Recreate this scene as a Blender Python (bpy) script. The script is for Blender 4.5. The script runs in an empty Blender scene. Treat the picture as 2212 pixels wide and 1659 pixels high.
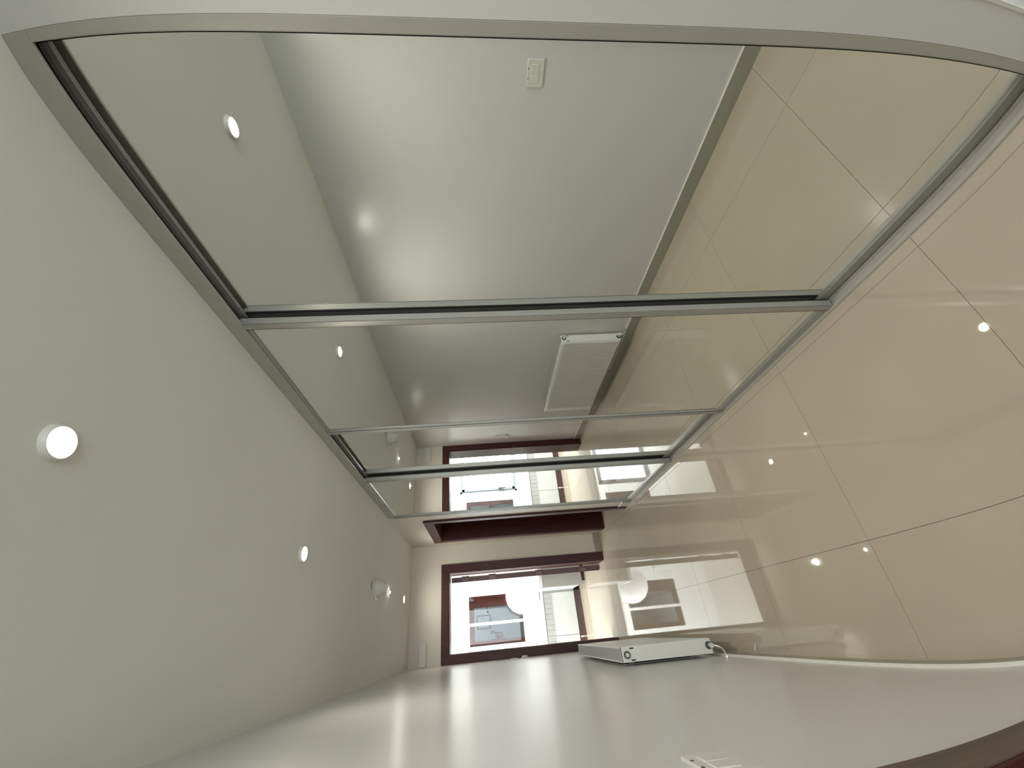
import bpy, bmesh, math, random
from mathutils import Vector, Matrix
random.seed(3)
sc = bpy.context.scene
C = sc.collection

# ------------------------------------------------------------------ camera
cam_d = bpy.data.cameras.new('camera')
cam = bpy.data.objects.new('camera', cam_d)
C.objects.link(cam)
sc.camera = cam
RX = Vector((-0.08611484, -0.04895339, -0.99508181))
UY = Vector((0.8446294, -0.53329674, -0.0468589))
FW = Vector((0.52837998, 0.8445106, -0.08727224))
cam.matrix_world = Matrix(((RX.x, UY.x, -FW.x, 0.0), (RX.y, UY.y, -FW.y, 0.0), (RX.z, UY.z, -FW.z, 1.5593), (0, 0, 0, 1)))
cam_d.type = 'PANO'                       # a wide-angle lens with barrel distortion
cam_d.sensor_fit = 'HORIZONTAL'
cam_d.sensor_width = 36.0
cam_d.sensor_height = 27.0
cam_d.clip_start = 0.01
cc = cam_d
cc.panorama_type = 'FISHEYE_LENS_POLYNOMIAL'
cc.fisheye_fov = math.radians(170)
cc.fisheye_polynomial_k0 = 0.0
cc.fisheye_polynomial_k1 = -0.07193620744122767
cc.fisheye_polynomial_k2 = 0.00035175411313111057
cc.fisheye_polynomial_k3 = 9.813681893738214e-05
cc.fisheye_polynomial_k4 = -2.881248156711639e-06

# ------------------------------------------------------------------ world, lamps, exposure
w = bpy.data.worlds.new('world'); sc.world = w; w.use_nodes = True
bg = w.node_tree.nodes['Background']
bg.inputs[0].default_value = (0.86, 0.94, 1.0, 1); bg.inputs[1].default_value = 7.5

def area(name, loc, target, sx, sy, power, col, shape='RECTANGLE'):
    d = bpy.data.lights.new(name, 'AREA'); d.shape = shape; d.size = sx
    if shape == 'RECTANGLE': d.size_y = sy
    d.energy = power; d.color = col
    o = bpy.data.objects.new(name, d); C.objects.link(o); o.location = loc
    o.rotation_euler = (Vector(target) - Vector(loc)).to_track_quat('-Z', 'Y').to_euler()
    return o
FILL = area('daylight_behind', (0.45, -3.9, 1.3), (0.45, 3.0, 1.3), 1.25, 2.2, 66.0, (0.84, 0.93, 1.0))
KL = area('kitchen_side_fill', (-1.60, 6.95, 1.55), (1.0, 7.9, 2.2), 1.45, 1.25, 78.0, (0.97, 0.99, 1.0))  # added fill at an unseen opening, brightens the kitchen
HL = area('hall_fill', (0.25, 8.6, 2.4), (0.25, 8.75, 0.0), 0.5, 0.3, 3.2, (0.92, 0.97, 1.0))  # added fill, brightens the space behind the hatch
DL_POWER = 21.0
DL_COLOR = (1.0, 0.95, 0.85)
DL_SPREAD = math.radians(178)
sc.view_settings.view_transform = 'Standard'
sc.view_settings.look = 'None'
sc.view_settings.gamma = 1.0
sc.view_settings.use_curve_mapping = False
sc.view_settings.exposure = 0.24
sc.cycles.sample_clamp_indirect = 6.0
sc.cycles.blur_glossy = 1.0
sc.cycles.max_bounces = 14
sc.cycles.glossy_bounces = 8
sc.cycles.diffuse_bounces = 6

# ------------------------------------------------------------------ materials
def mat(name, col, rough=0.5, metal=0.0, spec=0.5, coat=0.0, noise=None, bump=None, ior=1.5, emit=None, wood=False):
    m = bpy.data.materials.new(name); m.use_nodes = True
    nt = m.node_tree; b = nt.nodes['Principled BSDF']
    b.inputs['Base Color'].default_value = (*col, 1)
    b.inputs['Roughness'].default_value = rough
    b.inputs['Metallic'].default_value = metal
    b.inputs['IOR'].default_value = ior
    b.inputs['Specular IOR Level'].default_value = spec
    b.inputs['Coat Weight'].default_value = coat
    b.inputs['Coat Roughness'].default_value = 0.12
    if emit:
        b.inputs['Emission Color'].default_value = (*emit[0], 1); b.inputs['Emission Strength'].default_value = emit[1]
    tc = nt.nodes.new('ShaderNodeTexCoord')
    if wood:
        mp = nt.nodes.new('ShaderNodeMapping'); mp.inputs['Scale'].default_value = wood
        nt.links.new(tc.outputs['Object'], mp.inputs[0])
        n = nt.nodes.new('ShaderNodeTexNoise'); n.inputs['Scale'].default_value = 6; n.inputs['Detail'].default_value = 8
        nt.links.new(mp.outputs[0], n.inputs['Vector'])
        r = nt.nodes.new('ShaderNodeValToRGB')
        r.color_ramp.elements[0].position = 0.3; r.color_ramp.elements[0].color = (col[0]*0.7, col[1]*0.65, col[2]*0.65, 1)
        r.color_ramp.elements[1].position = 0.7; r.color_ramp.elements[1].color = (col[0]*1.25, col[1]*1.25, col[2]*1.25, 1)
        nt.links.new(n.outputs['Fac'], r.inputs[0]); nt.links.new(r.outputs[0], b.inputs['Base Color'])
    elif noise:
        n = nt.nodes.new('ShaderNodeTexNoise'); n.inputs['Scale'].default_value = noise[0]; n.inputs['Detail'].default_value = 6
        nt.links.new(tc.outputs['Object'], n.inputs['Vector'])
        r = nt.nodes.new('ShaderNodeValToRGB'); k = noise[1]
        r.color_ramp.elements[0].position = 0.3; r.color_ramp.elements[0].color = (*[c*(1-k) for c in col], 1)
        r.color_ramp.elements[1].position = 0.7; r.color_ramp.elements[1].color = (*[min(1, c*(1+k)) for c in col], 1)
        nt.links.new(n.outputs['Fac'], r.inputs[0]); nt.links.new(r.outputs[0], b.inputs['Base Color'])
    if bump:
        n2 = nt.nodes.new('ShaderNodeTexNoise'); n2.inputs['Scale'].default_value = bump[0]; n2.inputs['Detail'].default_value = 4
        nt.links.new(tc.outputs['Object'], n2.inputs['Vector'])
        bp = nt.nodes.new('ShaderNodeBump'); bp.inputs['Strength'].default_value = bump[1]; bp.inputs['Distance'].default_value = 0.002
        nt.links.new(n2.outputs['Fac'], bp.inputs['Height']); nt.links.new(bp.outputs[0], b.inputs['Normal'])
    return m
M = {}
M['paint'] = mat('satin_wall_paint', (0.67, 0.67, 0.65), 0.27, noise=(1.5, 0.015), bump=(90, 0.12))
M['warm_lit'] = mat('warm_lit_wall_paint', (0.70, 0.655, 0.56), 0.5, noise=(1.5, 0.015), bump=(90, 0.12))  # wall paint toned warmer to carry the lamps' warm bounce
M['ceil'] = mat('matt_ceiling_paint', (0.735, 0.735, 0.67), 0.8, noise=(1.2, 0.02), bump=(120, 0.1))
M['tile'] = mat('polished_beige_porcelain', (0.54, 0.465, 0.365), 0.028, spec=0.5, ior=1.8, noise=(2.2, 0.035))
M['skirt'] = mat('greige_skirting_tile', (0.36, 0.34, 0.275), 0.25, noise=(3, 0.05))
M['grout'] = mat('grey_joint', (0.20, 0.165, 0.125), 0.8, noise=(30, 0.1))
M['bead'] = mat('white_joint_bead', (0.85, 0.83, 0.77), 0.4, noise=(20, 0.03))
M['wood'] = mat('dark_red_mahogany', (0.058, 0.0125, 0.011), 0.42, spec=0.3, wood=(9, 9, 0.7))
M['wood_edge'] = mat('mahogany_leaf_edge', (0.11, 0.035, 0.03), 0.35, wood=(9, 9, 0.7))
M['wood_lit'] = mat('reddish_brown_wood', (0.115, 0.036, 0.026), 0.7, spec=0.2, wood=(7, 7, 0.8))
M['wood_near'] = mat('brown_casing_wood', (0.095, 0.062, 0.045), 0.45, wood=(7, 7, 0.8))
M['hinge'] = mat('bronze_hinge', (0.26, 0.17, 0.15), 0.45, metal=0.3, noise=(20, 0.05))
M['alu'] = mat('satin_aluminium', (0.40, 0.395, 0.36), 0.36, metal=0.4, noise=(40, 0.02))
M['track'] = mat('pale_track_aluminium', (0.50, 0.475, 0.44), 0.4, metal=0.2, noise=(30, 0.02))
M['fascia'] = mat('pale_grey_lacquered_metal', (0.42, 0.415, 0.365), 0.38, metal=0.15, noise=(20, 0.02))
M['mirror'] = mat('silver_mirror_glass', (0.86, 0.875, 0.85), 0.0, metal=1.0)
M['black'] = mat('black_brush_seal', (0.008, 0.008, 0.008), 0.8, noise=(80, 0.2))
M['dark'] = mat('dark_track_interior', (0.05, 0.05, 0.042), 0.5, noise=(40, 0.1))
M['enamel'] = mat('white_enamel', (0.76, 0.76, 0.72), 0.3, noise=(8, 0.012))
M['grille'] = mat('grey_enamel_grille', (0.44, 0.45, 0.42), 0.4, noise=(8, 0.02))
M['plastic'] = mat('white_plastic', (0.70, 0.69, 0.635), 0.4, noise=(12, 0.015))
M['greyplastic'] = mat('grey_rubber', (0.07, 0.07, 0.067), 0.5, noise=(30, 0.05))
M['chrome'] = mat('chrome', (0.8, 0.8, 0.8), 0.12, metal=1.0)
M['emit'] = mat('led_diffuser', (0.9, 0.9, 0.9), 0.5, emit=((1, 0.97, 0.9), 30))
M['kwall'] = mat('white_kitchen_paint', (0.91, 0.915, 0.90), 0.6, noise=(2, 0.01), bump=(90, 0.08))
M['kcab'] = mat('white_lacquered_cabinet', (0.54, 0.555, 0.535), 0.3, noise=(4, 0.01))
M['kcabside'] = mat('shaded_white_panel', (0.42, 0.43, 0.40), 0.4, noise=(4, 0.01))  # cabinet white darkened for the end panel's shade away from the window
M['kstrip'] = mat('grey_glazed_strip_tile', (0.36, 0.36, 0.345), 0.3, noise=(12, 0.03))
M['plinth'] = mat('brown_plinth', (0.075, 0.035, 0.028), 0.35, noise=(12, 0.1))
M['upvc'] = mat('backlit_white_plastic', (0.22, 0.235, 0.255), 0.35, noise=(12, 0.01))  # white plastic, greyed in colour for its backlit shade
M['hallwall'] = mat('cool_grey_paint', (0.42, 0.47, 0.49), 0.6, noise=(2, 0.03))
M['glass'] = bpy.data.materials.new('clear_window_glass'); M['glass'].use_nodes = True
g = M['glass'].node_tree; g.nodes.remove(g.nodes['Principled BSDF'])
gt = g.nodes.new('ShaderNodeBsdfTransparent'); gg = g.nodes.new('ShaderNodeBsdfGlossy'); gg.inputs['Roughness'].default_value = 0.0
gf = g.nodes.new('ShaderNodeFresnel'); gf.inputs[0].default_value = 1.35; gm = g.nodes.new('ShaderNodeMixShader')
g.links.new(gf.outputs[0], gm.inputs[0]); g.links.new(gt.outputs[0], gm.inputs[1]); g.links.new(gg.outputs[0], gm.inputs[2])
g.links.new(gm.outputs[0], g.nodes['Material Output'].inputs[0])

# ------------------------------------------------------------------ helpers
def bx(bm, x0, x1, y0, y1, z0, z1):
    vs = [bm.verts.new(p) for p in ((x0,y0,z0),(x1,y0,z0),(x1,y1,z0),(x0,y1,z0),(x0,y0,z1),(x1,y0,z1),(x1,y1,z1),(x0,y1,z1))]
    fs = [bm.faces.new([vs[i] for i in f]) for f in ((3,2,1,0),(4,5,6,7),(0,1,5,4),(1,2,6,5),(2,3,7,6),(3,0,4,7))]
    return vs, fs
def cyl(bm, c, axis, r, h, seg=24, r2=None):
    """cylinder or cone frustum from point c along axis (unit) for h"""
    a = Vector(axis).normalized(); t = a.orthogonal().normalized(); u = a.cross(t)
    r2 = r if r2 is None else r2; c = Vector(c)
    A = [bm.verts.new(c + (t*math.cos(k*2*math.pi/seg) + u*math.sin(k*2*math.pi/seg))*r) for k in range(seg)]
    B = [bm.verts.new(c + a*h + (t*math.cos(k*2*math.pi/seg) + u*math.sin(k*2*math.pi/seg))*r2) for k in range(seg)]
    for k in range(seg):
        f = bm.faces.new((A[k], A[(k+1)%seg], B[(k+1)%seg], B[k])); f.smooth = True
    bm.faces.new(A[::-1]); bm.faces.new(B)
def lathe(bm, c, prof, seg=36, axis='z'):
    """prof: list of (radius, height) revolved about an axis through c"""
    rings = []
    for r, h in prof:
        ring = []
        for k in range(seg):
            a = k*2*math.pi/seg
            if axis == 'z': p = (c[0]+r*math.cos(a), c[1]+r*math.sin(a), c[2]+h)
            elif axis == 'y': p = (c[0]+r*math.cos(a), c[1]+h, c[2]+r*math.sin(a))
            else: p = (c[0]+h, c[1]+r*math.cos(a), c[2]+r*math.sin(a))
            ring.append(bm.verts.new(p))
        rings.append(ring)
    for A, B in zip(rings, rings[1:]):
        for k in range(seg):
            f = bm.faces.new((A[k], A[(k+1)%seg], B[(k+1)%seg], B[k])); f.smooth = True
    if prof[0][0] > 1e-5: bm.faces.new(rings[0][::-1])
    if prof[-1][0] > 1e-5: bm.faces.new(rings[-1])
def tube(bm, pts, r, seg=12):
    pts = [Vector(p) for p in pts]; rings = []
    up = Vector((0.3, 0.9, 0.31)).normalized()
    for i, p in enumerate(pts):
        d = (pts[min(i+1, len(pts)-1)] - pts[max(i-1, 0)]).normalized()
        t = d.cross(up).normalized(); u = d.cross(t)
        rings.append([bm.verts.new(p + (t*math.cos(k*2*math.pi/seg)+u*math.sin(k*2*math.pi/seg))*r) for k in range(seg)])
    for A, B in zip(rings, rings[1:]):
        for k in range(seg):
            f = bm.faces.new((A[k], A[(k+1)%seg], B[(k+1)%seg], B[k])); f.smooth = True
    bm.faces.new(rings[0][::-1]); bm.faces.new(rings[-1])
def obj(name, bm, m, parent=None, bevel=0.0):
    bmesh.ops.recalc_face_normals(bm, faces=bm.faces[:])
    me = bpy.data.meshes.new(name); bm.to_mesh(me); bm.free()
    me.set_sharp_from_angle(angle=0.6)
    me.materials.append(m)
    o = bpy.data.objects.new(name, me); C.objects.link(o)
    if parent:
        o.parent = parent; o.matrix_parent_inverse = matrix(parent).inverted()
    if bevel:
        b = o.modifiers.new('bevel', 'BEVEL'); b.width = bevel; b.segments = 2; b.limit_method = 'ANGLE'
    return o
def matrix(p):
    m = Matrix.Translation(p.location)
    if p.parent: m = matrix(p.parent) @ p.matrix_parent_inverse @ m
    return m
def box(name, dims, m, parent=None, bevel=0.0):
    bm = bmesh.new()
    if isinstance(dims[0], (tuple, list)):
        for d in dims: bx(bm, *d)
    else: bx(bm, *dims)
    return obj(name, bm, m, parent, bevel)
def tag(o, label, cat, group=None, kind=None):
    o['label'] = label; o['category'] = cat
    if group: o['group'] = group
    if kind: o['kind'] = kind
    return o
def empty(name, loc, label, cat, group=None, kind=None):
    o = bpy.data.objects.new(name, None); C.objects.link(o); o.location = loc; o.empty_display_size = 0.05
    return tag(o, label, cat, group, kind)
def struct(name, dims, m, label, cat, parent=None, bevel=0.0):
    o = box(name, dims, m, parent, bevel)
    return tag(o, label, cat, kind='structure')

# ------------------------------------------------------------------ room measures (metres, camera over the origin)
H = 2.4963; L = -0.2205; W = 1.087; B = 5.677
FRONT = 1.0973; REAR = 1.1356                       # planes of the two mirror tracks
YE = 4.157                                          # far end of the wardrobe
KY0 = 5.93; KY1 = 8.02                              # kitchen, from back of the wall to its far wall
KX0, KX1 = -1.55, 1.30

# floor: bedding slab with one tile object per porcelain tile
floor = struct('floor', (-1.8, 2.2, -4.3, 9.4, -0.12, -0.006), M['grout'], 'polished beige porcelain tile floor of the corridor running into the bright kitchen', 'floor')
xs = [L-0.06, 0.2045, 1.0275, 1.30]
ys = [0.8632 + 0.7932*k for k in range(-6, 11)]
J = 0.0008
tile_mesh = {}
def tile(x0, x1, y0, y1):
    key = (round(x1-x0, 4), round(y1-y0, 4))
    if key not in tile_mesh:
        bm = bmesh.new(); bx(bm, J, key[0]-J, J, key[1]-J, -0.01, 0.0)
        bmesh.ops.bevel(bm, geom=[e for e in bm.edges if all(v.co.z > -0.001 for v in e.verts)], offset=0.0006, segments=1)
        bmesh.ops.recalc_face_normals(bm, faces=bm.faces[:])
        me = bpy.data.meshes.new('tile'); bm.to_mesh(me); bm.free(); me.materials.append(M['tile']); tile_mesh[key] = me
    o = bpy.data.objects.new('tile', tile_mesh[key]); C.objects.link(o); o.parent = floor; o.location = (x0, y0, 0)
for y0, y1 in zip(ys, ys[1:]):
    if y0 > KY1 - 0.02: continue
    if y1 > B + 0.05:
        cols = [-1.46, -0.62, 0.2045, 1.0275, 1.36] if y0 > B - 0.2 else xs
    else: cols = xs
    for x0, x1 in zip(cols, cols[1:]): tile(x0, x1, y0, y1)

# ceiling and walls
struct('ceiling', (-1.8, 2.2, -4.3, 9.4, H, H+0.12), M['ceil'], 'plain off-white ceiling over the corridor with recessed downlights', 'ceiling')
ND0, ND1 = -0.25, 0.612                              # near doorway in the left wall
struct('wall_left', [(L-0.15, L, ND1, B+0.02, 0, H), (L-0.15, L, -4.1, ND0, 0, H), (L-0.15, L, ND0, ND1, 2.03, H)], M['paint'],
       'satin white left wall that carries the radiator and switch plate', 'wall')
RD0, RD1 = 4.43, 5.335                               # right doorway
struct('wall_right', [(W, W+0.24, YE+0.012, RD0, 0, H), (W, W+0.24, RD1, B+0.02, 0, H), (W, W+0.24, RD0, RD1, 2.10, H), (W+0.232, W+0.26, RD0-0.05, RD1+0.05, 0, 2.15)], M['warm_lit'],
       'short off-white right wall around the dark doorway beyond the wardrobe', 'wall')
wn = struct('wall_right_near', (W, W+0.7, 0.193, 0.306, 0, H), M['paint'], 'narrow white wall pier at the near end of the mirrored wardrobe', 'wall')
box('corner_bead', (W-0.003, W+0.012, 0.186, 0.197, 0, H), M['plastic'], wn)
struct('wall_recess', (W+0.25, W+0.35, -4.1, 0.2, 0, H), M['paint'], 'shaded white wall set back beyond the near pier', 'wall')
DX0, DX1 = -0.135, 0.748                             # kitchen doorway (clear opening)
DZ = 2.035
struct('wall_back', [(L-0.15, DX0, B, KY0, 0, H), (DX1, W+0.26, B, KY0, 0, H), (DX0, DX1, B, KY0, DZ, H)], M['warm_lit'],
       'warm-lit end wall of the corridor around the kitchen doorway', 'wall')
struct('wall_front', (L-0.3, W+0.5, -4.2, -4.05, 0, H), M['paint'], 'white wall closing the corridor behind the viewer', 'wall')
for nm, d, lb in (('wall_kitchen_left', [(KX0-0.12, KX0, KY0-0.05, 6.2, 0, H), (KX0-0.12, KX0, 7.7, KY1+0.1, 0, H), (KX0-0.12, KX0, 6.2, 7.7, 0, 0.9), (KX0-0.12, KX0, 6.2, 7.7, 2.2, H)], 'white left side wall of the bright kitchen'),
                  ('wall_kitchen_right', (KX1, KX1+0.12, KY0-0.05, KY1+0.1, 0, H), 'white right side wall of the bright kitchen'),
                  ('wall_kitchen_front', [(KX0-0.1, L-0.15, KY0-0.12, KY0, 0, H), (W+0.26, KX1+0.1, KY0-0.12, KY0, 0, H)], 'white kitchen wall beside the doorway, on the kitchen side')):
    struct(nm, d, M['kwall'], lb, 'wall')
# far kitchen wall with window and glazed hatch
WX0, WX1, WZ0, WZ1 = -1.22, -0.27, 0.845, 2.0
HX0, HX1, HZ0, HZ1 = -0.102, 0.64, 0.944, 1.876
struct('wall_kitchen_far', [(KX0-0.1, KX1+0.1, KY1, KY1+0.12, 0, WZ0), (KX0-0.1, KX1+0.1, KY1, KY1+0.12, WZ1, H),
        (KX0-0.1, WX0, KY1, KY1+0.12, WZ0, WZ1), (WX1, HX0, KY1, KY1+0.12, WZ0, WZ1), (HX1, KX1+0.1, KY1, KY1+0.12, WZ0, WZ1),
        (HX0, HX1, KY1, KY1+0.12, WZ0, HZ0), (HX0, HX1, KY1, KY1+0.12, HZ1, WZ1)], M['kwall'], 'washed-out white far wall of the kitchen with window and glazed hatch', 'wall')

# skirting
def skirting(name, dims_face, dims_bead, label):
    o = struct(name, dims_face, M['skirt'], label, 'baseboard', bevel=0.0012)
    box('joint_bead', dims_bead, M['bead'], o)
    return o
ND_OUT = 0.724
skirting('baseboard_left', (L-0.002, L+0.011, ND_OUT, B+0.004, 0.0005, 0.092), (L-0.002, L+0.0125, ND_OUT, B, 0.092, 0.0965), 'greige tile skirting with pale top joint along the left wall')
skirting('baseboard_back', (0.845, W+0.002, B-0.011, B+0.002, 0.0005, 0.092), (0.845, W, B-0.0125, B+0.002, 0.092, 0.0965), 'short greige skirting between the two dark door frames')
skirting('baseboard_right', (W-0.011, W+0.002, YE+0.012, 4.345, 0.0005, 0.092), (W-0.0125, W+0.002, YE+0.012, 4.345, 0.092, 0.0965), 'short greige skirting between wardrobe and right door frame')

# ------------------------------------------------------------------ doors
# kitchen door
d1 = empty('door_1', (0.3, B, 0), 'dark red-brown frame of the open kitchen doorway with its leaf swung inwards', 'door', kind='structure')
CF = B - 0.020
box('side_casing', (-0.2195, DX0-0.004, CF, B+0.001, 0.0005, 2.12), M['wood'], d1, 0.003)
box('side_casing', (DX1+0.004, 0.845, CF, B+0.001, 0.0005, 2.12), M['wood'], d1, 0.003)
box('head_casing', (DX0-0.004, DX1+0.004, CF+0.0005, B+0.001, 2.03, 2.1195), M['wood'], d1, 0.003)
box('jamb', (DX0-0.001, DX0+0.012, B-0.016, KY0+0.01, 0.0005, 2.03), M['wood'], d1, 0.002)
box('jamb', (DX1-0.012, DX1+0.001, B-0.016, KY0+0.01, 0.0005, 2.03), M['wood'], d1, 0.002)
box('head_jamb', (DX0, DX1, B-0.016, KY0+0.01, 2.02, DZ+0.001), M['wood'], d1, 0.002)
leaf = box('door_leaf', (0.655, 0.716, KY0+0.022, KY0+0.83, 0.008, 2.015), M['wood_edge'], d1, 0.003)
for z in (1.83, 1.47, 0.84, 0.24):
    bm = bmesh.new(); bx(bm, 0.668, 0.705, KY0+0.0195, KY0+0.0225, z-0.04, z+0.04); cyl(bm, (0.722, KY0+0.018, z-0.05), (0,0,1), 0.006, 0.10, 14)
    obj('hinge', bm, M['hinge'], leaf)
bm = bmesh.new(); cyl(bm, (0.655, KY0+0.76, 1.03), (-1,0,0), 0.022, 0.008); cyl(bm, (0.657, KY0+0.76, 1.03), (-1,0,0), 0.008, 0.045); cyl(bm, (0.618, KY0+0.768, 1.03), (0,-1,0), 0.008, 0.12)
obj('handle', bm, M['chrome'], leaf)
piv = Matrix.Translation((0.716, KY0+0.022, 0)); turn = piv @ Matrix.Rotation(math.radians(-7.5), 4, 'Z') @ piv.inverted()
for o in [leaf] + [c for c in bpy.data.objects if c.parent == leaf]: o.data.transform(turn)
# right door
d2 = empty('door_2', (W, 4.88, 0), 'dark red-brown door frame in the right wall beyond the wardrobe', 'door', kind='structure')
for y0, y1 in ((4.345, RD0-0.004+0.0), (RD1+0.004, 5.43)):
    box('side_casing', (W-0.020, W+0.001, y0, y1, 0.0005, 2.185), M['wood'], d2, 0.003)
box('head_casing', (W-0.0195, W+0.001, RD0-0.004, RD1+0.004, 2.095, 2.1845), M['wood'], d2, 0.003)
box('jamb', (W-0.015, W+0.235, RD0-0.001, RD0+0.014, 0.0005, 2.09), M['wood'], d2, 0.002)
box('jamb', (W-0.015, W+0.235, RD1-0.014, RD1+0.001, 0.0005, 2.09), M['wood'], d2, 0.002)
box('head_jamb', (W-0.015, W+0.235, RD0, RD1, 2.085, 2.101), M['wood'], d2, 0.002)
l2 = box('door_leaf', (W+0.19, W+0.23, RD0+0.015, RD1-0.015, 0.008, 2.083), M['wood'], d2, 0.003)
bm = bmesh.new(); cyl(bm, (W+0.19, RD0+0.08, 1.03), (-1,0,0), 0.022, 0.008); cyl(bm, (W+0.183, RD0+0.08, 1.03), (-1,0,0), 0.008, 0.04); cyl(bm, (W+0.15, RD0+0.072, 1.03), (0,1,0), 0.008, 0.12)
obj('handle', bm, M['chrome'], l2)
# near left door
d3 = empty('door_3', (L, 0.2, 0), 'brown casing and dark doorway at the near end of the left wall', 'door', kind='structure')
box('side_casing', (L-0.001, L+0.018, ND1, ND_OUT-0.003, 0.0005, 2.12), M['wood_near'], d3, 0.003)
box('side_casing', (L-0.001, L+0.018, ND0-0.10, ND0, 0.0005, 2.12), M['wood_near'], d3, 0.003)
box('head_casing', (L-0.001, L+0.0175, ND0, ND1, 2.03, 2.1195), M['wood_near'], d3, 0.003)
box('jamb', (L-0.15, L+0.012, ND1-0.014, ND1+0.001, 0.0005, 2.03), M['wood'], d3, 0.002)
box('jamb', (L-0.15, L+0.012, ND0-0.001, ND0+0.014, 0.0005, 2.03), M['wood'], d3, 0.002)
box('door_leaf', (L-0.14, L-0.10, ND0+0.015, ND1-0.015, 0.008, 2.028), M['wood'], d3, 0.003)

# ------------------------------------------------------------------ mirrored wardrobe
wf = empty('wardrobe', (W, 2.2, 0), 'pale grey metal frame and tracks of the long mirrored wardrobe', 'wardrobe')
box('fascia', (W, W+0.008, 0.3065, YE, 2.437, H-0.0005), M['fascia'], wf, 0.001)
box('side_jamb', [(W, W+0.012, 0.3065, 0.334, 0.0005, 2.437), (W+0.012, W+0.10, 0.3065, 0.3145, 0.0005, 2.437)], M['fascia'], wf, 0.0015)
box('end_profile', (W-0.004, W+0.10, YE-0.006, YE+0.011, 0.0005, 2.437), M['alu'], wf, 0.0015)
box('top_track', [(W+0.008, 1.20, 0.3065, YE, 2.470, H-0.0005), (1.1325, 1.1345, 0.3065, YE, 2.455, 2.470), (1.172, 1.175, 0.3065, YE, 2.44, 2.470)], M['dark'], wf)
box('floor_track', [(1.078, 1.180, 0.334, YE-0.006, 0.0006, 0.004), (1.078, 1.081, 0.334, YE-0.006, 0.004, 0.010), (1.081, 1.094, 0.334, YE-0.006, 0.0098, 0.0105),
                    (1.1175, 1.1195, 0.334, YE-0.006, 0.004, 0.010), (1.155, 1.157, 0.334, YE-0.006, 0.004, 0.010)], M['track'], wf)
box('carcass', [(1.70, 1.715, 0.3065, YE+0.011, 0.0005, H-0.0005), (1.20, 1.70, 0.3065, 0.32, 0.0005, H-0.0005), (1.33, 1.70, YE-0.004, YE+0.011, 0.0005, H-0.0005)], M['kcabside'], wf)
def mirror_door(y0, y1, plane, label):
    x = plane
    z0, z1 = 0.012, 2.462 if plane == REAR else 2.450
    st = 0.032; t = 0.010
    e = box('sliding_door', (x+0.0052, x+0.014, y0+0.004, y1-0.004, z0+0.01, z1-0.01), M['kcabside'], wf)
    e['label'] = label
    box('mirror', (x, x+0.005, y0+0.006, y1-0.006, z0+0.03, z1-0.012), M['mirror'], e)
    for a, b, s in ((y0, y0+st, 1), (y1-st, y1, -1)):
        bm = bmesh.new()
        bx(bm, x-t, x-t+0.0018, a, b, z0, z1)                               # face flange
        ye = a if s == 1 else b
        bx(bm, x-t, x+0.021, min(ye, ye+s*0.002), max(ye, ye+s*0.002), z0, z1)   # outer web
        yi = b if s == 1 else a
        bx(bm, x-t, x-0.0003, min(yi, yi-s*0.002), max(yi, yi-s*0.002), z0, z1)  # inner lip
        bx(bm, x-t-0.0016, x-t, ye+s*0.001-0.001, ye+s*0.001+0.001, z0, z1)      # finger ridge
        bx(bm, x-t-0.0012, x-t, yi-s*0.007-0.0008, yi-s*0.007+0.0008, z0, z1)
        obj('stile', bm, M['alu'], e)
    box('top_rail', [(x-0.004, x-0.0005, y0+st, y1-st, z1-0.028, z1), (x-0.0065, x-0.004, y0+st, y1-st, z1-0.028, z1-0.025), (x-0.0055, x-0.004, y0+st, y1-st, z1-0.014, z1-0.012)], M['alu'], e)
    box('bottom_rail', [(x-0.006, x-0.0005, y0+st, y1-st, z0, z0+0.042), (x-0.0085, x-0.006, y0+st, y1-st, z0+0.036, z0+0.042)], M['alu'], e)
    return e
P1, P2, P3 = 1.222, 2.193, 3.0455
e1 = mirror_door(0.317, P1+0.105, REAR, 'nearest mirrored sliding door, widest in view')
e2 = mirror_door(P1, P2+0.012, FRONT, 'second mirrored sliding door, reflecting the radiator')
e3 = mirror_door(P2-0.02, P3+0.105, REAR, 'third mirrored sliding door, reflecting the smoke alarm')
e4 = mirror_door(P3, YE-0.008, FRONT, 'farthest mirrored sliding door, reflecting the kitchen window')
for e, y in ((e2, P1+0.0035), (e4, P3+0.0035), (e2, P2+0.0085)):
    box('brush_seal', (FRONT+0.0215, REAR-0.0106, y-0.0025, y+0.0025, 0.02, 2.44), M['black'] if y < 2 else M['dark'], e)

# ------------------------------------------------------------------ radiator
RF, RB, RY0, RY1, RZ0, RZ1 = -0.1196, -0.201, 2.985, 4.383, 0.153, 0.744
rad = empty('radiator', (RB, (RY0+RY1)/2, 0), 'white ribbed panel radiator hung low on the left wall', 'radiator')
# pressed front sheet with vertical channels
bm = bmesh.new()
pitch = 0.0372; n = 35; ya = RY0 + 0.044
prof = [(RY0+0.004, 0.0)]
for k in range(n):
    y = ya + k*pitch
    prof += [(y, 0.0), (y+0.0012, -0.020), (y+0.0125, -0.020), (y+0.0137, 0.0)]
prof.append((RY1-0.004, 0.0))
zs = (RZ0+0.014, RZ0+0.028, RZ1-0.060, RZ1-0.048, RZ1-0.004)
grid = []
for iz, z in enumerate((RZ0+0.004,) + (RZ0+0.016, RZ0+0.030, RZ1-0.062, RZ1-0.048) + (RZ1-0.004,)):
    f = 1.0 if iz in (2, 3) else 0.0
    grid.append([bm.verts.new((RF + dx*f, y, z)) for y, dx in prof])
for A, Bq in zip(grid, grid[1:]):
    for k in range(len(prof)-1): bm.faces.new((A[k], A[k+1], Bq[k+1], Bq[k]))
me_f = obj('front_panel', bm, M['enamel'], rad)
s = me_f.modifiers.new('sheet', 'SOLIDIFY'); s.thickness = 0.002; s.offset = -1
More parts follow.
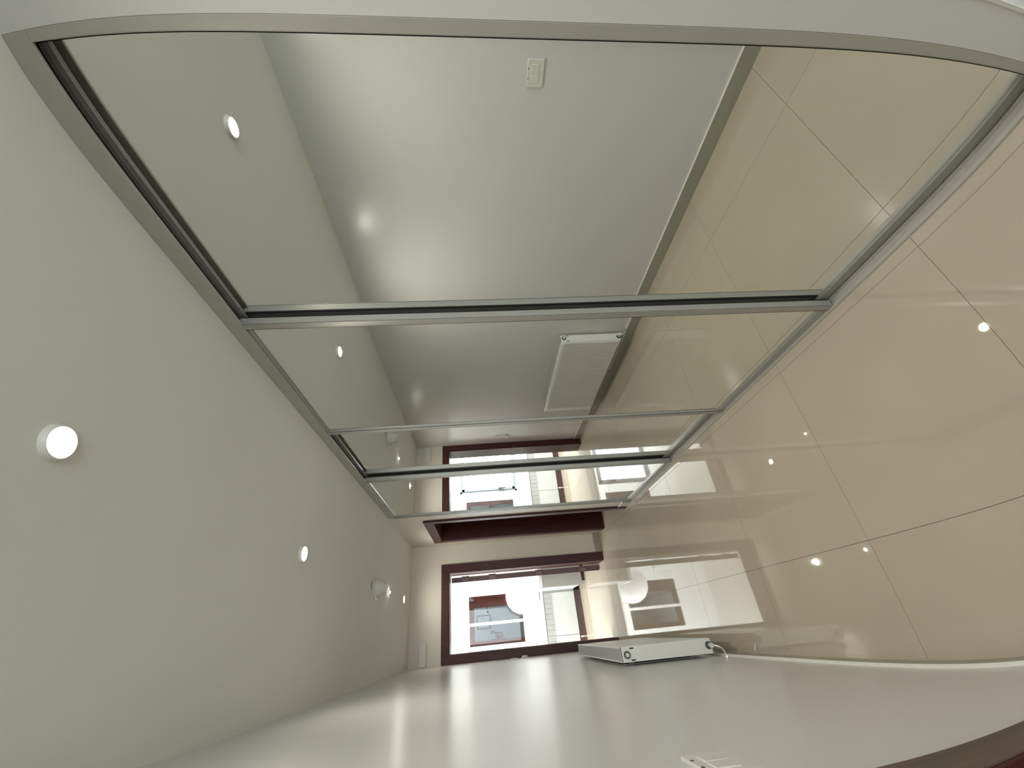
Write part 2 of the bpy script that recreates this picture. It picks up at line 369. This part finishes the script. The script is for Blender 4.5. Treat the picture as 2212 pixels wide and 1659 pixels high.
box('back_panel', (RB, RB+0.012, RY0+0.004, RY1-0.004, RZ0+0.01, RZ1-0.02), M['enamel'], rad, 0.002)
box('convector_fins', [(RB+0.014, RF-0.014, y-0.0006, y+0.0006, RZ0+0.03, RZ1-0.04) for y in [RY0+0.03+0.0255*k for k in range(53)]], M['grille'], rad)
for ya_, yb_ in ((RY0, RY0+0.003), (RY1-0.003, RY1)):
    sp = box('side_panel', (RB+0.0005, RF+0.001, ya_, yb_, RZ0, RZ1), M['enamel'], rad, 0.001)
    sgn = -1 if ya_ == RY0 else 1
    if sgn == -1:
        yy = RY0
        for xx in (RF-0.010, RB+0.010):
            box('slot', (xx-0.0035, xx+0.0035, yy-0.0006, yy+0.0005, RZ1-0.086, RZ1-0.060), M['black'], sp)
        bm = bmesh.new(); lathe(bm, (-0.162, yy, 0.705), [(0.0215, 0.0), (0.0215, -0.0025), (0.0001, -0.0025)], 28, 'y'); obj('hole_shade', bm, M['greyplastic'], sp)  # flat dark disc stands in for the shade inside the hole
        bm = bmesh.new(); lathe(bm, (-0.162, yy, 0.705), [(0.0115, -0.0025), (0.0115, -0.010), (0.005, -0.010), (0.004, -0.006), (0.0001, -0.006)], 28, 'y'); obj('vent_plug', bm, M['plastic'], sp)
        bm = bmesh.new(); lathe(bm, (-0.156, yy, 0.172), [(0.0215, 0.0), (0.0215, -0.0025), (0.0001, -0.0025)], 28, 'y'); obj('hole_shade', bm, M['greyplastic'], sp)
# top grille with slots
bars = []
for d in ((RB+0.001, RB+0.008, RY0, RY1, RZ1-0.008, RZ1), (RF-0.007, RF+0.001, RY0, RY1, RZ1-0.008, RZ1)): box('top_rim', d, M['enamel'], rad, 0.001)
y = RY0
while y < RY1 - 0.006:
    bars.append((RB+0.008, RF-0.007, y, y+0.0075, RZ1-0.006, RZ1-0.002)); y += 0.0118
box('top_grille', bars, M['grille'], rad)
for y in (RY0+0.16, RY1-0.16):
    box('wall_bracket', [(L-0.001, L+0.004, y-0.015, y+0.015, RZ0+0.05, RZ1-0.05), (L+0.002, RB+0.002, y-0.004, y+0.004, RZ1-0.12, RZ1-0.09), (L+0.002, RB+0.002, y-0.004, y+0.004, RZ0+0.06, RZ0+0.09)], M['grille'], rad)
bm = bmesh.new(); cyl(bm, (-0.156, RY0, 0.172), (0,-1,0), 0.0125, 0.020); cyl(bm, (-0.156, RY0-0.018, 0.172), (0,-1,0), 0.014, 0.014, 6)
cyl(bm, (-0.156, RY0-0.040, 0.172), (0,1,0), 0.010, 0.012)
vv = obj('valve_body', bm, M['chrome'], rad)
bm = bmesh.new(); cyl(bm, (-0.156, RY0-0.047, 0.172), (0,1,0), 0.013, 0.010); obj('valve_cap', bm, M['plastic'], vv)
bm = bmesh.new(); tube(bm, [(-0.156, RY0-0.026, 0.165), (-0.158, RY0-0.030, 0.150), (-0.164, RY0-0.034, 0.132), (-0.174, RY0-0.036, 0.112), (-0.190, RY0-0.036, 0.100), (-0.2105, RY0-0.036, 0.096)], 0.0065)
obj('valve_pipe', bm, M['chrome'], rad)
bm = bmesh.new(); cyl(bm, (-0.2205, RY0-0.036, 0.096), (1,0,0), 0.019, 0.006); obj('pipe_rosette', bm, M['chrome'], rad)
bm = bmesh.new(); tube(bm, [(-0.172, RY0-0.03, 0.118), (-0.175, RY0+0.03, 0.106), (-0.178, RY0+0.2, 0.104), (-0.178, RY0+0.60, 0.104)], 0.006); obj('return_pipe', bm, M['enamel'], rad)
bm = bmesh.new(); cyl(bm, (-0.178, RY0+0.60, 0.104), (0,1,0), 0.011, 0.02, 14); cyl(bm, (-0.178, RY0+0.61, 0.104), (0,0,1), 0.006, 0.05, 14); obj('elbow_fitting', bm, M['chrome'], rad)
bm = bmesh.new(); cyl(bm, (-0.16, RY1-0.01, 0.155), (0,0,-1), 0.010, 0.03, 14); cyl(bm, (-0.16, RY1-0.01, 0.132), (-1,0,0), 0.007, 0.06, 14); cyl(bm, (-0.17, RY1-0.01, 0.128), (0,0,-1), 0.006, 0.02, 12); obj('drain_valve', bm, M['chrome'], rad)

# ------------------------------------------------------------------ lamps and alarm on the ceiling
SX = 0.4486
def downlight(x, y, label, lit=True, r=0.0335, ring=0.0425, drop=0.014, power=None):
    power = power or DL_POWER
    e = empty('downlight', (x, y, H), label, 'ceiling light', 'round downlights along the corridor ceiling')
    bm = bmesh.new()
    lathe(bm, (x, y, H), [(ring, 0.0), (ring, -drop*0.35), (r+0.0035, -drop), (r+0.0015, -drop), (r+0.0010, -0.001)], 40)
    obj('trim_ring', bm, M['plastic'], e)
    bm = bmesh.new(); lathe(bm, (x, y, H), [(r, -0.002), (r, -drop-0.0002), (0.0001, -drop-0.0012)], 40)
    obj('diffuser', bm, M['emit'] if lit else M['grille'], e)
    if lit:
        ld = bpy.data.lights.new('downlight_lamp', 'SPOT'); ld.energy = power; ld.color = DL_COLOR
        ld.spot_size = DL_SPREAD; ld.spot_blend = 0.85; ld.shadow_soft_size = 0.010
        lo = bpy.data.objects.new('downlight_lamp', ld); C.objects.link(lo); lo.location = (x, y, H-drop-0.003)
        lo.parent = e; lo.matrix_parent_inverse = Matrix.Translation(e.location).inverted()
    return e
downlight(SX, 0.8725, 'nearest lit downlight, large round glare on the ceiling at upper left of the photo')
downlight(SX, 2.2697, 'lit downlight midway along the corridor ceiling, second from the viewer', power=DL_POWER*1.45)
downlight(SX, 3.70, 'unlit pale downlight ring just before the cone-shaped smoke alarm', lit=False, drop=0.006)
downlight(SX, 5.1551, 'farthest lit downlight, just in front of the kitchen door wall', power=DL_POWER*0.9)
downlight(SX, -0.55, 'added unseen lit downlight behind the viewer')  # added out of view to carry the row's light behind the camera
t = empty('indicator_lamp', (0.455, 4.39, H), 'tiny round lit spot beside the smoke alarm tip on the ceiling', 'ceiling light')
bm = bmesh.new(); lathe(bm, (0.455, 4.39, H), [(0.020, 0.0), (0.019, -0.004), (0.015, -0.006), (0.0145, -0.001)], 24); obj('trim_ring', bm, M['plastic'], t)
bm = bmesh.new(); lathe(bm, (0.455, 4.39, H), [(0.014, -0.001), (0.013, -0.012), (0.007, -0.018), (0.0001, -0.020)], 24); obj('lamp_dome', bm, M['emit'], t)
sa = empty('smoke_alarm', (0.44, 3.885, H), 'white cone-shaped smoke alarm hanging from the corridor ceiling', 'smoke alarm')
bm = bmesh.new(); lathe(bm, (0.44, 3.885, H), [(0.088, 0.0), (0.090, -0.006), (0.087, -0.010), (0.076, -0.012)], 40); obj('base_plate', bm, M['plastic'], sa)
bm = bmesh.new(); lathe(bm, (0.44, 3.885, H), [(0.075, -0.010), (0.040, -0.088), (0.037, -0.091), (0.001, -0.092)], 40); obj('cone_housing', bm, M['plastic'], sa)

# ------------------------------------------------------------------ plates and box on the walls
def plate(name, yc, zc, wy, hz, rockers, label, cat='light switch', group=None, dots=True):
    e = empty(name, (L, yc, zc), label, cat, group)
    box('frame', (L-0.001, L+0.008, yc-wy/2, yc+wy/2, zc-hz/2, zc+hz/2), M['plastic'], e, 0.003)
    k = len(rockers)
    for i, (a, b) in enumerate(rockers):
        box('rocker', (L+0.006, L+0.0100, a, b, zc-hz*0.22, zc+hz*0.26), M['plastic'], e, 0.0015)
        if dots:
            box('indicator', (L+0.0075, L+0.0088, (a+b)/2-0.003, (a+b)/2+0.003, zc+hz/2-0.008, zc+hz/2-0.003), M['greyplastic'], e)
    return e
plate('switch_plate', 0.912, 1.176, 0.128, 0.088, [(0.870, 0.910), (0.914, 0.954)], 'white double switch plate on left wall, reflected in the nearest mirror')
g1 = plate('switch_plate', 5.43, 1.285, 0.085, 0.085, [(5.40, 5.428), (5.432, 5.46)], 'upper white switch plate beside the kitchen door frame, seen in the third mirror', dots=False)
g2 = empty('thermostat', (L, 5.43, 1.165), 'round white dial below the switch beside the kitchen door, seen in the third mirror', 'thermostat')
box('frame', (L-0.001, L+0.008, 5.388, 5.472, 1.123, 1.207), M['plastic'], g2, 0.003)
bm = bmesh.new(); lathe(bm, (L+0.007, 5.43, 1.165), [(0.033, 0.0), (0.031, 0.016), (0.0001, 0.018)], 28, 'x'); obj('dial', bm, M['plastic'], g2)
vb = empty('wall_box', (-0.10, B, 2.33), 'long white plastic box on the end wall above the kitchen door, against the left wall', 'junction box')
box('cover', (L+0.0005, 0.014, B-0.028, B+0.001, 2.292, 2.376), M['plastic'], vb, 0.006)
box('cover_lip', (L+0.001, 0.018, B-0.008, B+0.001, 2.286, 2.382), M['plastic'], vb, 0.002)

# ------------------------------------------------------------------ kitchen
def cabinet_run():
    e = empty('base_cabinet', (0.1, 7.46, 0), 'low white cabinet run under the kitchen window with brown plinth', 'cabinet')
    box('body', (-1.5, 1.29, 7.475, KY1-0.002, 0.115, 0.64), M['kcab'], e)
    box('plinth', (-1.5, 0.56, 7.49, 7.505, 0.0005, 0.115), M['plinth'], e)
    for a, b in ((-1.48, -0.82), (-0.815, -0.066), (-0.060, 0.545)):
        box('door', (a, b, 7.455, 7.474, 0.118, 0.484), M['kcab'], e, 0.0015)
    st = box('tiled_strip', (-1.48, 0.545, 7.466, 7.476, 0.496, 0.628), M['grout'], e)
    x = -1.48
    while x < 0.54:
        box('strip_tile', (x+0.0012, min(x+0.0738, 0.545), 7.460, 7.467, 0.4975, 0.627), M['kstrip'], st, 0.0008); x += 0.075
    box('edge_moulding', (-1.48, 0.545, 7.452, 7.476, 0.485, 0.4955), M['kcab'], e, 0.001)
    bm = bmesh.new(); lathe(bm, (-0.10, 7.488, 0.0), [(0.012, 0.0006), (0.012, 0.05), (0.018, 0.055), (0.018, 0.10)], 20); obj('foot', bm, M['chrome'], e)
    box('worktop', (-1.5, 1.295, 7.445, KY1-0.001, 0.6405, 0.668), M['kwall'], e, 0.003)
    return e
cabinet_run()
e = empty('side_cabinet', (0.9, 7.2, 0), 'white cabinet run along the right kitchen wall, shaded end panel facing the door', 'cabinet')
box('end_panel', [(0.592, 1.29, 6.934, 6.952, 0.06, 0.685), (0.592, 0.640, 6.934, 6.952, 0.0005, 0.06)], M['kcabside'], e, 0.001)
box('body', (0.600, 1.29, 6.953, 7.443, 0.115, 0.685), M['kcab'], e)
box('plinth', (0.66, 1.29, 6.99, 7.0, 0.0005, 0.112), M['plinth'], e)
box('long_plinth', (0.645, 0.655, 7.0, 7.443, 0.0005, 0.112), M['plinth'], e)
for a, b in ((6.936, 7.19), (7.194, 7.44)):
    dd = box('door', (0.580, 0.599, a, b, 0.118, 0.685), M['kcab'], e, 0.0015)
box('handle_notch', (0.5785, 0.5805, 7.175, 7.205, 0.655, 0.684), M['greyplastic'], e)
box('handle_notch', (0.5785, 0.5805, 7.178, 7.200, 0.275, 0.300), M['greyplastic'], e)
box('worktop', (0.570, 1.295, 6.925, 7.4435, 0.6855, 0.742), M['kwall'], e, 0.003)
# large rounded white vessel on the far worktop
bw = empty('rounded_vessel', (0.576, 7.72, 0.6685), 'big washed-out white rounded vessel standing on the kitchen worktop before the hatch', 'vessel')
bm = bmesh.new()
lathe(bm, (0.576, 7.72, 0.6685), [(0.12, 0.012), (0.20, 0.05), (0.262, 0.14), (0.292, 0.26), (0.278, 0.37), (0.225, 0.47), (0.14, 0.54), (0.06, 0.565), (0.0001, 0.57)], 56); obj('body', bm, M['kwall'], bw)
bm = bmesh.new(); lathe(bm, (0.576, 7.72, 0.6685), [(0.11, 0.0002), (0.115, 0.006), (0.122, 0.0125), (0.0001, 0.013)], 36); obj('base_ring', bm, M['greyplastic'], bw)

# kitchen window
w1 = empty('window_1', ((WX0+WX1)/2, KY1, WZ0), 'white framed kitchen window with bright sky, seen only in the farthest mirror', 'window', kind='structure')
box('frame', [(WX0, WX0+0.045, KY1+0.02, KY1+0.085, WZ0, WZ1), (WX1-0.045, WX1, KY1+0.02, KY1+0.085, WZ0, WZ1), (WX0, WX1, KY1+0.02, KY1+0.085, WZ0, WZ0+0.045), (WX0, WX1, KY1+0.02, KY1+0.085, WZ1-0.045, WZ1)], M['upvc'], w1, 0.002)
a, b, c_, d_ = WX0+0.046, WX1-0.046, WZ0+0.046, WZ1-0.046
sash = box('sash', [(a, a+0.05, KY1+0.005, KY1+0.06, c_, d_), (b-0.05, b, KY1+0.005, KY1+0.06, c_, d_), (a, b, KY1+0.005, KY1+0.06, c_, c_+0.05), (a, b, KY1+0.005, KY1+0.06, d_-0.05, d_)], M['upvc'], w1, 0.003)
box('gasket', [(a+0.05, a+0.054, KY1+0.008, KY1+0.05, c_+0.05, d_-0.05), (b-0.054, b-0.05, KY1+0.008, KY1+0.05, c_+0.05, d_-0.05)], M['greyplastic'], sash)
box('pane', (a+0.05, b-0.05, KY1+0.03, KY1+0.034, c_+0.05, d_-0.05), M['glass'], sash)
bm = bmesh.new(); bx(bm, b-0.040, b-0.012, KY1-0.006, KY1+0.006, 1.14, 1.22); bx(bm, b-0.034, b-0.018, KY1-0.034, KY1-0.006, 1.19, 1.21); bx(bm, b-0.035, b-0.017, KY1-0.042, KY1-0.030, 1.08, 1.215)
obj('handle', bm, M['greyplastic'], sash)
struct('trim_1', (WX0-0.03, WX1+0.03, KY1-0.03, KY1+0.02, WZ0-0.022, WZ0-0.0005), M['kwall'], 'white sill board under the kitchen window', 'window sill', bevel=0.003)

# glazed hatch and the small hall behind it
w2 = empty('window_2', ((HX0+HX1)/2, KY1, HZ0), 'glazed opening in the far kitchen wall with one white upright bar', 'window', kind='structure')
box('mullion', (0.193, 0.236, KY1-0.006, KY1+0.05, HZ0-0.004, HZ1+0.004), M['kwall'], w2, 0.002)
box('pane', (HX0, 0.193, KY1+0.015, KY1+0.018, HZ0, HZ1), M['glass'], w2)
box('pane', (0.236, HX1, KY1+0.015, KY1+0.018, HZ0, HZ1), M['glass'], w2)
HY1 = 8.95
struct('wall_hall', [(-0.35, 0.95, HY1, HY1+0.1, 0.3, H), (-0.40, -0.28, KY1+0.12, HY1+0.1, 0.3, H), (0.93, 1.03, KY1+0.12, HY1+0.1, 0.3, H), (-0.40, 1.03, KY1+0.12, HY1+0.1, 0.2, 0.3)], M['hallwall'],
       'cool grey wall of the small hall seen through the hatch', 'wall')
d4 = empty('door_4', (0.2, 8.2, 0.95), 'reddish brown door frame seen through the glazed kitchen hatch', 'door', kind='structure')
DY = KY1 + 0.03
box('head_casing', (HX0+0.0005, 0.575, DY, DY+0.03, 1.790, HZ1-0.0005), M['wood_lit'], d4, 0.003)
box('side_casing', (HX0+0.0005, -0.032, DY, DY+0.03, HZ0+0.0005, 1.790), M['wood_lit'], d4, 0.003)
lf = box('door_leaf', (0.462, 0.612, DY+0.034, DY+0.07, HZ0+0.0005, 1.789), M['wood_lit'], d4, 0.003)
box('side_casing', (0.605, HX1-0.0005, DY, DY+0.03, HZ0+0.0005, 1.83), M['wood_lit'], d4, 0.003)
box('latch', (0.448, 0.4625, DY+0.040, DY+0.065, 1.545, 1.575), M['greyplastic'], lf)
ep = empty('meter_cabinet', (0.24, HY1, 1.65), 'flat grey meter cabinet door on the hall wall behind the hatch', 'meter cabinet')
box('frame', (0.152, 0.382, HY1-0.014, HY1+0.001, 1.504, 1.772), M['greyplastic'], ep, 0.002)
box('door', (0.172, 0.362, HY1-0.022, HY1-0.013, 1.526, 1.750), M['hallwall'], ep, 0.002)
bm = bmesh.new(); cyl(bm, (0.335, HY1-0.022, 1.66), (0,-1,0), 0.012, 0.006); obj('lock', bm, M['greyplastic'], ep)
en = empty('entry_phone', (0.43, HY1, 1.56), 'small white wall unit with black screen near the brown door leaf', 'wall phone')
box('body', (0.396, 0.466, HY1-0.018, HY1+0.001, 1.518, 1.60), M['plastic'], en, 0.004)
box('screen', (0.406, 0.454, HY1-0.020, HY1-0.017, 1.530, 1.578), M['black'], en)
ck = empty('coat_hook', (-0.01, HY1-0.4, 1.45), 'small brown looped hook standing off the hatch door frame', 'hook')
bm = bmesh.new()
hy = DY + 0.015
tube(bm, [(-0.034, hy, 1.40), (0.015, hy, 1.42), (0.062, hy, 1.44), (0.088, hy, 1.48), (0.080, hy, 1.51), (0.060, hy, 1.50)], 0.019, 12)
tube(bm, [(0.040, hy, 1.43), (0.066, hy, 1.40), (0.056, hy, 1.34), (0.022, hy, 1.31), (0.000, hy, 1.34), (0.010, hy, 1.40)], 0.017, 12)
obj('hook_loop', bm, M['wood'], ck)
box('hook_plate', (-0.0335, -0.020, hy-0.01, hy+0.01, 1.28, 1.52), M['wood'], ck, 0.002)
w3 = empty('added_window', (KX0, 6.95, 0.9), 'added white side window frame of the kitchen, out of view, around the fill light', 'window', kind='structure')  # unseen window added to give the kitchen fill an opening
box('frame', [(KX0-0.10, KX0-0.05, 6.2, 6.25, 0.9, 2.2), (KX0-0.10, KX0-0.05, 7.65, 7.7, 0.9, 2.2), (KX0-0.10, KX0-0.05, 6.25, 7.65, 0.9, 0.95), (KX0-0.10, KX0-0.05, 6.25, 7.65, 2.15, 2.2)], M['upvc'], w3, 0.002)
